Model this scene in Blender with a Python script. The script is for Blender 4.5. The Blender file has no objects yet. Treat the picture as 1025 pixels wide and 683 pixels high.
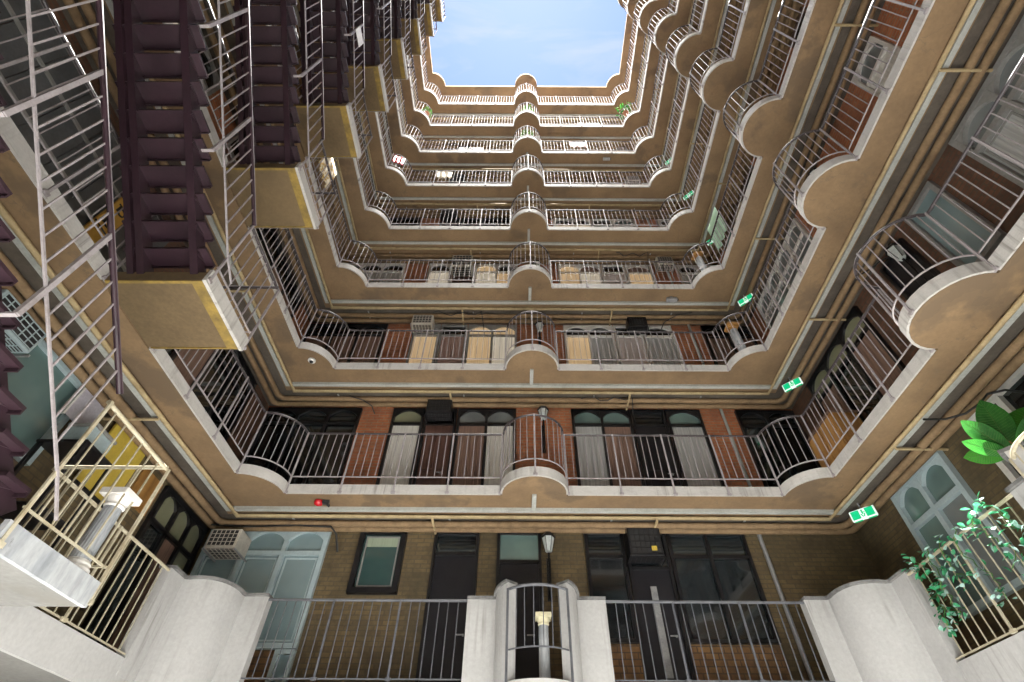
import bpy, bmesh, math, random
from mathutils import Vector, Matrix, Euler
random.seed(7)
S = bpy.context.scene
COL = S.collection
R = math.radians
PI = math.pi

# ------------------------------------------------------------------ measures (metres, camera at the origin)
H = 2.9; Z0 = 1.40
XL, XR, YB, YF = -4.34, 4.86, 7.03, -0.43          # inner edges of the galleries round the light well
WX0, WX1, WY1, WY0 = -5.51, 6.03, 8.20, -1.60      # wall planes behind the galleries
CX, SY = 0.26, 3.30                                 # centre of the half-round bays
RB, RC = 0.55, 0.57
GROUND = -1.5
def zk(k): return Z0 + H*k
ROOF = 27.42

# ------------------------------------------------------------------ mesh builder
class MB:
    def __init__(s): s.v=[]; s.f=[]
    def add(s, vs, fs):
        n=len(s.v); s.v += [tuple(v) for v in vs]; s.f += [tuple(i+n for i in f) for f in fs]; return s
    def box(s, x0,x1,y0,y1,z0,z1):
        return s.add([(x0,y0,z0),(x1,y0,z0),(x1,y1,z0),(x0,y1,z0),(x0,y0,z1),(x1,y0,z1),(x1,y1,z1),(x0,y1,z1)],
            [(3,2,1,0),(4,5,6,7),(0,1,5,4),(1,2,6,5),(2,3,7,6),(3,0,4,7)])
    def obox(s, c, a, b, d):     # centre and three half-axis vectors
        c=Vector(c);a=Vector(a);b=Vector(b);d=Vector(d)
        vs=[c+sx*a+sy*b+sz*d for sz in(-1,1) for sx,sy in((-1,-1),(1,-1),(1,1),(-1,1))]
        return s.add(vs,[(3,2,1,0),(4,5,6,7),(0,1,5,4),(1,2,6,5),(2,3,7,6),(3,0,4,7)])
    def tube(s, pts, r, n=6, closed=False, cap=True):
        pts=[Vector(p) for p in pts]; N=len(pts); rings=[]
        rs = r if isinstance(r,(list,tuple)) else [r]*N
        for i,p in enumerate(pts):
            if closed: t=(pts[(i+1)%N]-pts[i-1])
            else: t=(pts[min(i+1,N-1)]-pts[max(i-1,0)])
            t.normalize()
            up=Vector((0,0,1)) if abs(t.z)<.9 else Vector((0,1,0))
            a=t.cross(up).normalized(); b=a.cross(t).normalized()
            k=1.0
            if 0<i<N-1 or closed:
                d=(pts[(i+1)%N]-p).normalized()
                k=1/max(.5,abs(d.dot(t)))
            rings.append([p+(a*math.cos(2*PI*(j+.5)/n)*k+b*math.sin(2*PI*(j+.5)/n))*rs[i] for j in range(n)])
        vs=[v for ring in rings for v in ring]; fs=[]
        for i in range(N if closed else N-1):
            i2=(i+1)%N
            for j in range(n): fs.append((i*n+j,i2*n+j,i2*n+(j+1)%n,i*n+(j+1)%n))
        s.add(vs,fs)
        if cap and not closed:
            s.add(rings[0],[tuple(range(n))]); s.add(rings[-1],[tuple(reversed(range(n)))])
        return s
    def lathe(s, c, prof, n=16):  # prof: (r,z) list
        vs=[];fs=[]
        for r,z in prof:
            for j in range(n):
                t=2*PI*j/n; vs.append((c[0]+r*math.cos(t),c[1]+r*math.sin(t),c[2]+z))
        for i in range(len(prof)-1):
            for j in range(n): fs.append((i*n+j,i*n+(j+1)%n,(i+1)*n+(j+1)%n,(i+1)*n+j))
        fs += [tuple(reversed(range(n))), tuple(range((len(prof)-1)*n,len(prof)*n))]
        return s.add(vs,fs)
    def strip(s, outer, inner, z0, z1, closed=False):   # a wall-like strip between two polylines
        n=len(outer); vs=[]
        za = z0 if isinstance(z0,(list,tuple)) else [z0]*n
        zb = z1 if isinstance(z1,(list,tuple)) else [z1]*n
        for i in range(n):
            o,q=outer[i],inner[i]
            vs += [(o[0],o[1],za[i]),(o[0],o[1],zb[i]),(q[0],q[1],zb[i]),(q[0],q[1],za[i])]
        fs=[]
        for i in range(n if closed else n-1):
            a=i*4;b=((i+1)%n)*4
            for j in range(4): fs.append((a+j,a+(j+1)%4,b+(j+1)%4,b+j))
        if not closed: fs += [(3,2,1,0),((n-1)*4,(n-1)*4+1,(n-1)*4+2,(n-1)*4+3)]
        return s.add(vs,fs)
    def prism(s, poly, off):      # planar polygon (3d points) extruded by a vector
        n=len(poly); off=Vector(off); p=[Vector(q) for q in poly]
        return s.add(p+[q+off for q in p],[tuple(reversed(range(n))),tuple(range(n,2*n))]+[(i,(i+1)%n,n+(i+1)%n,n+i) for i in range(n)])
    def mesh(s, name, mat, smooth=False):
        m=bpy.data.meshes.new(name); m.from_pydata(s.v,[],s.f); m.update()
        bm=bmesh.new(); bm.from_mesh(m); bmesh.ops.recalc_face_normals(bm,faces=bm.faces); bm.to_mesh(m); bm.free()
        if smooth:
            for p in m.polygons: p.use_smooth=True
        for q in (mat if isinstance(mat,(list,tuple)) else [mat]): m.materials.append(q)
        return m
    def build(s, name, mat, parent=None, smooth=False, bevel=0):
        o=bpy.data.objects.new(name, s.mesh(name,mat,smooth)); COL.objects.link(o)
        if parent is not None:
            o.parent=parent
        if bevel:
            b=o.modifiers.new('Bevel','BEVEL'); b.width=bevel; b.segments=2; b.limit_method='ANGLE'
        return o

def tag(o, label, cat, group=None, kind=None):
    if label: o['label']=label
    if cat: o['category']=cat
    if group: o['group']=group
    if kind: o['kind']=kind
    return o
def thing(name, label, cat, group=None, loc=(0,0,0), rz=0):
    o=bpy.data.objects.new(name,None); COL.objects.link(o); o.empty_display_size=.1
    o.location=loc; o.rotation_euler=(0,0,rz)
    return tag(o,label,cat,group)
def copy_tree(o, parent=None):
    c=o.copy(); COL.objects.link(c)
    if parent is not None: c.parent=parent
    for ch in o.children: copy_tree(ch,c)
    return c

# ------------------------------------------------------------------ materials
def nodes(name):
    m=bpy.data.materials.new(name); m.use_nodes=True
    nt=m.node_tree; b=nt.nodes['Principled BSDF']
    return m,nt,b
def N(nt,t,**k):
    n=nt.nodes.new(t)
    for a,v in k.items():
        if a.startswith('i_'): n.inputs[a[2:].replace('_',' ')].default_value=v
        else: setattr(n,a,v)
    return n
def mixc(nt,fac,a,b,mode='MIX'):
    n=nt.nodes.new('ShaderNodeMix'); n.data_type='RGBA'; n.blend_type=mode
    for sock,v in ((n.inputs[0],fac),(n.inputs[6],a),(n.inputs[7],b)):
        if hasattr(v,'is_output'): nt.links.new(v,sock)
        elif isinstance(v,(int,float)): sock.default_value=v
        else: sock.default_value=(*v,1)
    return n.outputs[2]
def ramp(nt,src,lo,hi):
    n=nt.nodes.new('ShaderNodeMapRange'); n.inputs[1].default_value=lo; n.inputs[2].default_value=hi
    nt.links.new(src,n.inputs[0]); return n.outputs[0]
def coord(nt, scale=(1,1,1)):
    g=N(nt,'ShaderNodeNewGeometry'); mp=N(nt,'ShaderNodeMapping'); mp.inputs['Scale'].default_value=scale
    nt.links.new(g.outputs['Position'],mp.inputs[0]); return mp.outputs[0]
def noise(nt,vec,scale,detail=4,rough=.55):
    n=N(nt,'ShaderNodeTexNoise'); n.inputs['Scale'].default_value=scale; n.inputs['Detail'].default_value=detail; n.inputs['Roughness'].default_value=rough
    nt.links.new(vec,n.inputs['Vector']); return n.outputs[0]
def bump(nt,b,src,strength=.2,dist=.01):
    n=N(nt,'ShaderNodeBump'); n.inputs['Strength'].default_value=strength; n.inputs['Distance'].default_value=dist
    nt.links.new(src,n.inputs['Height']); nt.links.new(n.outputs[0],b.inputs['Normal'])
def paint(name, base, worn, rough=.6, s1=2.2, lo=.45, hi=.75, s2=30, speck=None, sp=(.66,.72), metal=0, vscale=(1,1,1), bs=.15, coat=0, grime=.25, streak=None, blotch=None, crack=None):
    m,nt,b=nodes(name)
    v=coord(nt,vscale)
    c=mixc(nt,ramp(nt,noise(nt,v,s1,6,.6),lo,hi),base,worn)
    fine=noise(nt,v,s2,3,.6)
    c=mixc(nt,grime,c,mixc(nt,1.0,c,ramp(nt,fine,.25,.75),'MULTIPLY'))
    if speck: c=mixc(nt,ramp(nt,noise(nt,v,9,8,.7),*sp),c,speck)
    if streak:      # run-off streaks: fine across, long down the wall
        a=ramp(nt,noise(nt,coord(nt,(9,9,.45)),1.6,4,.6),.50,.74); m2=ramp(nt,noise(nt,coord(nt),1.3,3,.5),.42,.68)
        mu=N(nt,'ShaderNodeMath',operation='MULTIPLY'); nt.links.new(a,mu.inputs[0]); nt.links.new(m2,mu.inputs[1]); c=mixc(nt,mu.outputs[0],c,streak)
    if blotch:      # wide water stains with a darker rim
        nb=noise(nt,coord(nt),.75,6,.6)
        c=mixc(nt,ramp(nt,nb,.56,.60),c,mixc(nt,.75,c,blotch)); c=mixc(nt,ramp(nt,nb,.635,.625),mixc(nt,.7,c,blotch),c)
    if crack:
        vo=N(nt,'ShaderNodeTexVoronoi',feature='DISTANCE_TO_EDGE'); vo.inputs['Scale'].default_value=.8
        wv=N(nt,'ShaderNodeVectorMath',operation='ADD'); nz=N(nt,'ShaderNodeTexNoise'); nz.inputs['Scale'].default_value=2.5; nz.inputs['Detail'].default_value=5
        cv=coord(nt); nt.links.new(cv,nz.inputs['Vector']); nt.links.new(cv,wv.inputs[0]); nt.links.new(nz.outputs[1],wv.inputs[1]); nt.links.new(wv.outputs[0],vo.inputs['Vector'])
        c=mixc(nt,ramp(nt,vo.outputs[0],.006,.001),c,crack)
    nt.links.new(c,b.inputs['Base Color'])
    b.inputs['Roughness'].default_value=rough; b.inputs['Metallic'].default_value=metal
    b.inputs['Coat Weight'].default_value=coat
    if bs: bump(nt,b,fine,bs,.006)
    return m
def brick(name, c1, c2, mortar, dirt, bw=.23, bh=.075, ms=.010, amt=.55):
    m,nt,b=nodes(name)
    g=N(nt,'ShaderNodeNewGeometry'); sp=N(nt,'ShaderNodeSeparateXYZ'); nt.links.new(g.outputs['Position'],sp.inputs[0])
    ad=N(nt,'ShaderNodeMath',operation='ADD'); nt.links.new(sp.outputs[0],ad.inputs[0]); nt.links.new(sp.outputs[1],ad.inputs[1])
    cb=N(nt,'ShaderNodeCombineXYZ'); nt.links.new(ad.outputs[0],cb.inputs[0]); nt.links.new(sp.outputs[2],cb.inputs[1])
    t=N(nt,'ShaderNodeTexBrick'); nt.links.new(cb.outputs[0],t.inputs['Vector'])
    t.inputs['Color1'].default_value=(*c1,1); t.inputs['Color2'].default_value=(*c2,1); t.inputs['Mortar'].default_value=(*mortar,1)
    t.inputs['Scale'].default_value=1; t.inputs['Mortar Size'].default_value=ms; t.inputs['Brick Width'].default_value=bw; t.inputs['Row Height'].default_value=bh
    t.inputs['Mortar Smooth'].default_value=.3; t.inputs['Bias'].default_value=-.1
    v=coord(nt)
    c=mixc(nt,ramp(nt,noise(nt,v,1.6,7,.65),.42,.72),t.outputs[0],dirt)
    c=mixc(nt,.35,c,mixc(nt,1,c,ramp(nt,noise(nt,v,14,4),.2,.8),'MULTIPLY'))
    nt.links.new(c,b.inputs['Base Color']); b.inputs['Roughness'].default_value=.8
    bump(nt,b,t.outputs[1],-.5,.006)
    return m
def glass(name, col, col2, rough=.08, s=1.2):
    m,nt,b=nodes(name); v=coord(nt)
    c=mixc(nt,ramp(nt,noise(nt,v,s,3),.35,.7),col,col2)
    nt.links.new(c,b.inputs['Base Color']); b.inputs['Roughness'].default_value=rough
    b.inputs['Specular IOR Level'].default_value=.7; b.inputs['Coat Weight'].default_value=.6; b.inputs['Coat Roughness'].default_value=.03
    return m
def curtain(name, col, col2, f=26):
    m,nt,b=nodes(name)
    g=N(nt,'ShaderNodeNewGeometry'); sp=N(nt,'ShaderNodeSeparateXYZ'); nt.links.new(g.outputs['Position'],sp.inputs[0])
    ad=N(nt,'ShaderNodeMath',operation='ADD'); nt.links.new(sp.outputs[0],ad.inputs[0]); nt.links.new(sp.outputs[1],ad.inputs[1])
    cb=N(nt,'ShaderNodeCombineXYZ'); nt.links.new(ad.outputs[0],cb.inputs[0])
    mz=N(nt,'ShaderNodeMath',operation='MULTIPLY'); mz.inputs[1].default_value=.03; nt.links.new(sp.outputs[2],mz.inputs[0]); nt.links.new(mz.outputs[0],cb.inputs[2])
    n1=noise(nt,cb.outputs[0],f,2)
    c=mixc(nt,ramp(nt,n1,.3,.7),col,col2)
    nt.links.new(c,b.inputs['Base Color']); b.inputs['Roughness'].default_value=.7; b.inputs['Coat Weight'].default_value=.35; b.inputs['Coat Roughness'].default_value=.10
    bump(nt,b,n1,.5,.03)
    return m
def emis(name,col,st):
    m,nt,b=nodes(name); b.inputs['Base Color'].default_value=(*col,1); b.inputs['Emission Color'].default_value=(*col,1); b.inputs['Emission Strength'].default_value=st; return m
def leafmat(name,a,c2,rough=.4):
    m,nt,b=nodes(name); v=coord(nt)
    c=mixc(nt,ramp(nt,noise(nt,v,14,3),.35,.65),a,c2); nt.links.new(c,b.inputs['Base Color'])
    b.inputs['Roughness'].default_value=rough
    b.inputs['Subsurface Weight'].default_value=.0
    tr=N(nt,'ShaderNodeBsdfTranslucent'); nt.links.new(c,tr.inputs[0])
    mx=N(nt,'ShaderNodeMixShader'); mx.inputs[0].default_value=.4
    out=nt.nodes['Material Output']; nt.links.new(b.outputs[0],mx.inputs[1]); nt.links.new(tr.outputs[0],mx.inputs[2]); nt.links.new(mx.outputs[0],out.inputs[0])
    return m

M={}
M['soffit']=paint('tan_soffit_paint',(.26,.172,.092),(.18,.119,.066),.85,1.1,.40,.72,22,(.12,.09,.06),(.69,.76),grime=.18,blotch=(.14,.098,.06),crack=(.17,.12,.072))
M['kerb']=paint('white_kerb_paint',(.50,.485,.46),(.38,.36,.335),.6,3,.5,.8,26,(.10,.09,.08),(.665,.71),vscale=(1,1,2.2),grime=.15,streak=(.13,.115,.10))
M['white']=paint('white_wall_paint',(.435,.435,.43),(.365,.365,.36),.65,1.2,.4,.8,24,(.26,.25,.23),(.70,.78),grime=.15,streak=(.21,.205,.19))
M['greyrender']=paint('grey_underside_render',(.20,.20,.19),(.155,.155,.145),.8,1.0,.4,.75,22,(.14,.13,.12),(.72,.78),blotch=(.15,.145,.13),crack=(.12,.12,.11))
M['coping']=paint('weathered_grey_coping',(.20,.20,.195),(.085,.085,.085),.8,5,.4,.65,24,(.05,.05,.05),(.66,.72))
M['landing']=paint('dull_landing_paint',(.19,.132,.066),(.135,.094,.048),.85,1.3,.4,.7,22,(.09,.07,.045),(.66,.72),grime=.25,blotch=(.10,.072,.04))
M['railgrey']=paint('dark_grey_rail_paint',(.115,.12,.135),(.07,.075,.085),.45,7,.45,.7,40,(.15,.09,.06),(.70,.75),bs=.05)
M['whitestain']=paint('stained_white_paint',(.42,.44,.455),(.25,.275,.30),.6,5,.45,.7,24,(.12,.12,.13),(.62,.70),vscale=(1,1,.35),grime=.3,streak=(.12,.12,.13))
M['rail']=paint('grey_rail_paint',(.36,.33,.34),(.22,.19,.185),.45,7,.5,.75,40,(.20,.10,.06),(.68,.72),bs=.05)
M['railtop']=paint('dark_handrail_paint',(.06,.05,.054),(.035,.03,.032),.4,7,.45,.7,40,None,bs=.05)
M['railcream']=paint('cream_rail_paint',(.47,.43,.32),(.32,.27,.17),.45,6,.45,.72,40,(.22,.13,.06),(.68,.72),bs=.05)
M['steel']=paint('purple_brown_steel_paint',(.034,.0165,.024),(.022,.011,.016),.42,3,.4,.7,30,(.20,.08,.05),(.72,.78),bs=.1)
M['ochre']=paint('ochre_border_paint',(.33,.225,.05),(.19,.13,.04),.8,6,.4,.65,22,(.12,.09,.05),(.64,.72))
M['cream']=paint('cream_pipe_paint',(.46,.36,.20),(.32,.24,.125),.85,5,.45,.7,30,(.22,.14,.08),(.70,.75))
M['tanpipe']=paint('tan_pipe_paint',(.29,.195,.105),(.20,.13,.07),.85,5,.45,.7,30,(.15,.09,.05),(.70,.75))
M['conduit']=paint('pale_conduit_paint',(.47,.485,.455),(.36,.375,.345),.8,4,.45,.75,30,(.2,.19,.16),(.72,.77))
M['greymetal']=paint('grey_metal',(.42,.43,.44),(.30,.31,.32),.4,8,.4,.7,40,metal=.3)
M['black']=paint('black_paint',(.010,.010,.012),(.018,.018,.02),.35,5,.4,.7,40)
M['cable']=paint('black_cable',(.015,.015,.015),(.03,.03,.03),.5)
M['whiteframe']=paint('white_frame_paint',(.74,.73,.70),(.62,.60,.56),.45,5,.4,.75,30,grime=.15)
M['blueframe']=paint('pale_blue_frame_paint',(.46,.57,.60),(.38,.48,.52),.45,3,.4,.75,30,grime=.15)
M['greyframe']=paint('grey_frame_paint',(.30,.30,.29),(.22,.22,.21),.5,5,.4,.75,30,grime=.2)
M['brownframe']=paint('brown_frame_paint',(.16,.10,.07),(.10,.06,.045),.5,5,.4,.75,30)
M['door_dark']=paint('dark_door_paint',(.012,.012,.017),(.02,.02,.024),.4,3,.4,.7,30)
M['door_brown']=paint('brown_wood_door',(.15,.075,.055),(.10,.05,.04),.5,2,.35,.7,30,vscale=(8,8,.6))
M['door_white']=paint('white_door_paint',(.72,.66,.64),(.6,.54,.52),.5,2,.35,.7,30)
M['door_pink']=paint('pinkish_door_paint',(.48,.33,.29),(.38,.25,.22),.5,2,.35,.7,30)
M['brick']=brick('orange_red_brick',(.60,.215,.09),(.46,.15,.065),(.42,.28,.18),(.34,.14,.08))
M['brickolive']=brick('olive_brown_brick',(.21,.15,.07),(.145,.105,.055),(.13,.10,.06),(.085,.068,.038))
M['brickgold']=brick('golden_brown_brick',(.33,.18,.07),(.24,.125,.05),(.12,.08,.05),(.15,.09,.05),.2,.09)
M['brickdark']=brick('dark_brown_brick',(.20,.095,.055),(.14,.07,.045),(.13,.09,.06),(.08,.05,.036))
M['slate']=paint('grey_cladding_paint',(.115,.12,.125),(.085,.09,.092),.5,2,.4,.7,26,bs=.1)
M['groundwall']=paint('pale_render',(.66,.64,.60),(.55,.53,.5),.8,1.5)
M['brickpaint']=paint('orange_brown_paint',(.42,.17,.07),(.33,.13,.05),.5,3)
M['tile']=paint('pale_floor_tile',(.74,.73,.71),(.62,.61,.59),.6,1.5,.4,.7,12)
M['ground']=paint('pale_concrete_paving',(.64,.645,.645),(.56,.56,.56),.8,1.5,.4,.7,12)
M['g_dark']=glass('dark_window_glass',(.008,.011,.013),(.02,.028,.032))
M['g_darkteal']=glass('dark_teal_window_glass',(.02,.055,.055),(.05,.10,.095),.1)
M['blindgreen']=curtain('pale_green_blind',(.34,.40,.30),(.28,.34,.25),40)
M['innersoffit']=paint('shade_painted_ceiling',(.13,.11,.088),(.08,.066,.052),.9,2,.4,.7,20)  # dark colour stands in for the shade between the pipes
M['g_green']=glass('greenish_window_glass',(.16,.25,.23),(.10,.16,.16),.12)
M['g_teal']=glass('pale_teal_window_glass',(.24,.33,.35),(.17,.25,.27),.12)
M['g_grey']=glass('grey_window_glass',(.22,.24,.24),(.14,.16,.165),.15)
M['g_olive']=glass('olive_window_glass',(.27,.28,.18),(.20,.21,.14),.2)
M['c_white']=curtain('white_curtain',(.82,.81,.76),(.58,.57,.53))
M['c_grey']=curtain('grey_curtain',(.52,.53,.52),(.32,.33,.33))
M['c_beige']=curtain('beige_curtain',(.78,.68,.50),(.56,.46,.32))
M['c_brown']=curtain('brown_blind',(.30,.185,.135),(.16,.10,.08),40)
M['c_pink']=curtain('pink_curtain',(.52,.32,.29),(.34,.21,.20))
def lit(src,name,col,st):
    m=M[src].copy(); m.name=name; b=m.node_tree.nodes['Principled BSDF']; b.inputs['Emission Color'].default_value=(*col,1); b.inputs['Emission Strength'].default_value=st
    t=m.node_tree; mu=mixc(t,1.0,b.inputs['Base Color'].links[0].from_socket,col,'MULTIPLY'); t.links.new(mu,b.inputs['Emission Color']); return m
M['l_white']=lit('c_white','white_curtain_with_room_light_behind',(1,.88,.70),.042)
M['l_beige']=lit('c_beige','beige_curtain_with_room_light_behind',(1,.78,.52),.046)
M['ac']=paint('beige_white_casing',(.62,.59,.52),(.5,.46,.40),.5,4,.45,.7,30)
M['grille']=paint('dark_grille',(.03,.03,.032),(.05,.05,.05),.5)
M['lampglass']=paint('frosted_lantern_glass',(.66,.72,.72),(.58,.64,.64),.25,6,.4,.7,30,bs=0)
M['exitwhite']=emis('lit_white_sign_panel',(.85,.95,.9),.06)
M['exitgreen']=emis('lit_green_sign_panel',(.0,.42,.17),.10)
M['yellow']=paint('yellow_sign_paint',(.72,.43,.08),(.62,.36,.06),.5,4,.4,.7,30,grime=.1)
M['yellowboard']=paint('yellow_board_paint',(.62,.46,.07),(.50,.37,.06),.5,2,.4,.7,20,grime=.15)
M['paper']=paint('pale_lilac_sheet',(.55,.54,.60),(.5,.48,.55),.7,3,.4,.7,30)
M['red']=paint('red_gloss_paint',(.60,.02,.03),(.5,.015,.02),.25,5,.4,.7,30,bs=0,coat=.5)
M['wood']=paint('golden_wood',(.42,.22,.06),(.28,.13,.035),.5,2,.35,.7,30,vscale=(7,7,.7))
M['leaf']=leafmat('big_green_leaf',(.022,.15,.02),(.04,.21,.03),.5)
M['leafbright']=leafmat('bright_green_leaf',(.06,.32,.02),(.04,.24,.02),.5)
M['ivy']=leafmat('teal_green_ivy_leaf',(.03,.22,.09),(.08,.36,.18),.25)
M['ivypale']=leafmat('pale_teal_ivy_leaf',(.50,.68,.66),(.25,.50,.40),.25)
M['bush']=leafmat('bush_leaf',(.07,.20,.05),(.16,.34,.08),.5)
M['terra']=paint('terracotta_pot',(.40,.16,.08),(.3,.12,.06),.8)
M['tarp']=leafmat('pale_green_sheet',(.42,.62,.48),(.5,.68,.5),.5)
M['cloth']=paint('yellow_white_cloth',(.74,.68,.52),(.55,.36,.10),.8,9,.48,.54,40)

# ------------------------------------------------------------------ plan of the gallery edge (counter-clockwise seen from above: back edge first)
def arc(cx,cy,r,a0,a1,n):
    return [(cx+r*math.cos(R(a0+(a1-a0)*i/n)),cy+r*math.sin(R(a0+(a1-a0)*i/n))) for i in range(n+1)]
SEG=[]   # (kind, points) runs round the well; the left side carries the stair landing instead of a bay
SEG.append(('back',[(XL+RC,YB),(CX-RB,YB)]))
SEG.append(('bay',arc(CX,YB,RB,180,360,16)))
SEG.append(('back',[(CX+RB,YB),(XR-RC,YB)]))
SEG.append(('corner',arc(XR,YB,RC,180,270,9)))
SEG.append(('right',[(XR,YB-RC),(XR,SY+RB)]))
SEG.append(('bay',arc(XR,SY,RB,90,270,16)))
SEG.append(('right',[(XR,SY-RB),(XR,YF+RC)]))
SEG.append(('corner',arc(XR,YF,RC,90,180,9)))
SEG.append(('front',[(XR-RC,YF),(CX+RB,YF)]))
SEG.append(('bay',arc(CX,YF,RB,0,180,16)))
SEG.append(('front',[(CX-RB,YF),(XL+RC,YF)]))
SEG.append(('corner',arc(XL,YF,RC,0,90,9)))
LAND0,LAND1=2.93,3.90
SEG.append(('left',[(XL,YF+RC),(XL,LAND0)]))
SEG.append(('gap',[(XL,LAND0),(XL,LAND1)]))
SEG.append(('left',[(XL,LAND1),(XL,YB-RC)]))
SEG.append(('corner',arc(XL,YB,RC,270,360,9)))
LOOP=[]
for k,p in SEG: LOOP += p[:-1]
def offset_path(pts, d, closed=False):     # to the left of travel = away from... sign chosen so +d goes into the gallery
    n=len(pts); out=[]
    for i,p in enumerate(pts):
        a=Vector(pts[(i-1)%n]) if (closed or i>0) else None
        b=Vector(pts[(i+1)%n]) if (closed or i<n-1) else None
        p=Vector(p); ns=[]
        for u,v in ((a,p),(p,b)):
            if u is None or v is None: continue
            t=(v-u)
            if t.length<1e-6: continue
            t.normalize(); ns.append(Vector((-t.y,t.x)))
        m=sum(ns,Vector((0,0)))
        if m.length<1e-3: m=ns[0]
        m.normalize(); c=max(.45,m.dot(ns[0])); out.append(tuple(p+m*d/c))
    return out
def arclen(pts):
    s=[0]
    for i in range(1,len(pts)): s.append(s[-1]+(Vector(pts[i])-Vector(pts[i-1])).length)
    return s
def along(pts, s, t):
    for i in range(1,len(pts)):
        if t<=s[i]+1e-9:
            f=(t-s[i-1])/max(1e-9,s[i]-s[i-1]); a=Vector(pts[i-1]);b=Vector(pts[i]); d=(b-a).normalized()
            return a+(b-a)*f, d
    return Vector(pts[-1]),(Vector(pts[-1])-Vector(pts[-2])).normalized()

def slab_mesh(name, mat, z0, z1, inset=.03, ext=.2):
    inner=offset_path(LOOP,inset,True)
    outer=[(WX0-ext,WY0-ext),(WX1+ext,WY0-ext),(WX1+ext,WY1+ext),(WX0-ext,WY1+ext)]
    bm=bmesh.new(); ed=[]
    for loop in (inner,outer):
        vs=[bm.verts.new((x,y,z0)) for x,y in loop]
        for i in range(len(vs)): ed.append(bm.edges.new((vs[i],vs[(i+1)%len(vs)])))
    bmesh.ops.triangle_fill(bm,use_beauty=True,use_dissolve=False,edges=ed)
    fs=list(bm.faces)
    r=bmesh.ops.extrude_face_region(bm,geom=fs)
    bmesh.ops.translate(bm,verts=[v for v in r['geom'] if isinstance(v,bmesh.types.BMVert)],vec=(0,0,z1-z0))
    bmesh.ops.recalc_face_normals(bm,faces=bm.faces)
    m=bpy.data.meshes.new(name)
    for f in bm.faces:
        if f.normal.z>.9: f.material_index=1
    bm.to_mesh(m); bm.free(); m.materials.append(mat); m.materials.append(M['tile']); return m
def link(name,mesh,parent=None):
    o=bpy.data.objects.new(name,mesh); COL.objects.link(o)
    if parent is not None: o.parent=parent
    return o

def railing(parent, pts, mats, top=1.235, bot=.33, post_bot=0.0, spacing=.128, post_every=.92, ends=(True,True), bw=.0054, inset=.02):
    """one run of railing: rails and balusters one mesh, each heavy post a sub-part"""
    rail_m, top_m = mats; jr=random.Random(len(pts)*31+int(pts[0][0]*97))
    p=offset_path(pts,inset); s=arclen(p); L=s[-1]
    b=MB()
    n_int=max(1,round(L/post_every)); step=L/n_int
    nb=max(2,round(step/spacing))
    b.tube([(x,y,bot) for x,y in p],.011,4)
    for i in range(n_int):
        for j in range(1,nb):
            q,d=along(p,s,i*step+step*j/nb); nrm=Vector((-d.y,d.x))
            jx=jr.uniform(-.006,.006); q=q+d*jx
            b.obox((q.x,q.y,(top+bot)/2),(d.x*bw,d.y*bw,0),(nrm.x*bw,nrm.y*bw,0),(d.x*jx*.8,d.y*jx*.8,(top-bot)/2))
    o=b.build('railing',rail_m,parent)
    t=MB(); t.tube([(x,y,top) for x,y in p],.020,6); t.build('handrail',top_m,o,True)
    for i in range(n_int+1):
        if i==0 and not ends[0]: continue
        if i==n_int and not ends[1]: continue
        q,d=along(p,s,min(L,max(0,i*step))); nrm=Vector((-d.y,d.x)); k=MB()
        c=q-nrm*(inset+.012)
        k.obox((c.x,c.y,(top+post_bot)/2),(d.x*.013,d.y*.013,0),(nrm.x*.009,nrm.y*.009,0),(0,0,(top-post_bot)/2))
        k.obox((c.x,c.y,post_bot+.02),(d.x*.032,d.y*.032,0),(nrm.x*.014,nrm.y*.014,0),(0,0,.018))
        k.build('post',rail_m,o)
    return o

ORD=['lowest','first','second','third','fourth','fifth','sixth','seventh','eighth']
# ------------------------------------------------------------------ balconies (gallery ring of each storey), levels 1..8
def balcony_proto():
    root=thing('balcony','x','balcony','gallery balconies stacked round the light well',(0,0,zk(1)))
    sl=link('slab',slab_mesh('slab',M['soffit'],0,.15),root)
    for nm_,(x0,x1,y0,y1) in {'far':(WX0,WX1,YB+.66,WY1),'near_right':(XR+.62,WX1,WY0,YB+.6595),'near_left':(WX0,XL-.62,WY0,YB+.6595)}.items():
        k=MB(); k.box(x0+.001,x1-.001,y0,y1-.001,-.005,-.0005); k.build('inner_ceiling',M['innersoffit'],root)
    for kind,pts in SEG:
        if kind=='gap': continue
        outer=offset_path(pts,0); inner=offset_path(pts,.028)
        k=MB(); k.strip(outer,inner,.004,.172)
        k.build('kerb',M['kerb'],root)
        if kind!='gap':
            railing(root,pts,(M['rail'],M['railtop']),ends=(kind not in('bay','corner') ,True) if kind not in ('bay','corner') else (False,False))
    return root
BAL={}
proto=balcony_proto(); BAL[1]=proto
for k in range(2,9):
    c=copy_tree(proto); c.location=(0,0,zk(k)); BAL[k]=c
    if k>=4:      # upper galleries take the soffit colour here, without the painted shade
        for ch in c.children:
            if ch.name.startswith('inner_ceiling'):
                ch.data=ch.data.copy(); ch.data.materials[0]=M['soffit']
lb={1:'lowest railed tan gallery with white kerb, directly above the white parapets',
 2:'second railed gallery up from the white parapets, with a dome camera at its left corner',
 3:'third railed gallery up, brown soffit with a camera box under its right half',
 4:'fourth railed gallery up, brown soffit above the tall green exit sign',
 5:'fifth railed gallery up, with a red cloth at its left corner',
 6:'sixth railed gallery up, with a potted plant in its middle bay',
 7:'seventh railed gallery up, next to topmost, with a green bush at its right corner',
 8:'topmost railed gallery, pale orange, right under the roof edge and blue sky'}
for k in lb: BAL[k]['label']=lb[k]

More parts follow.
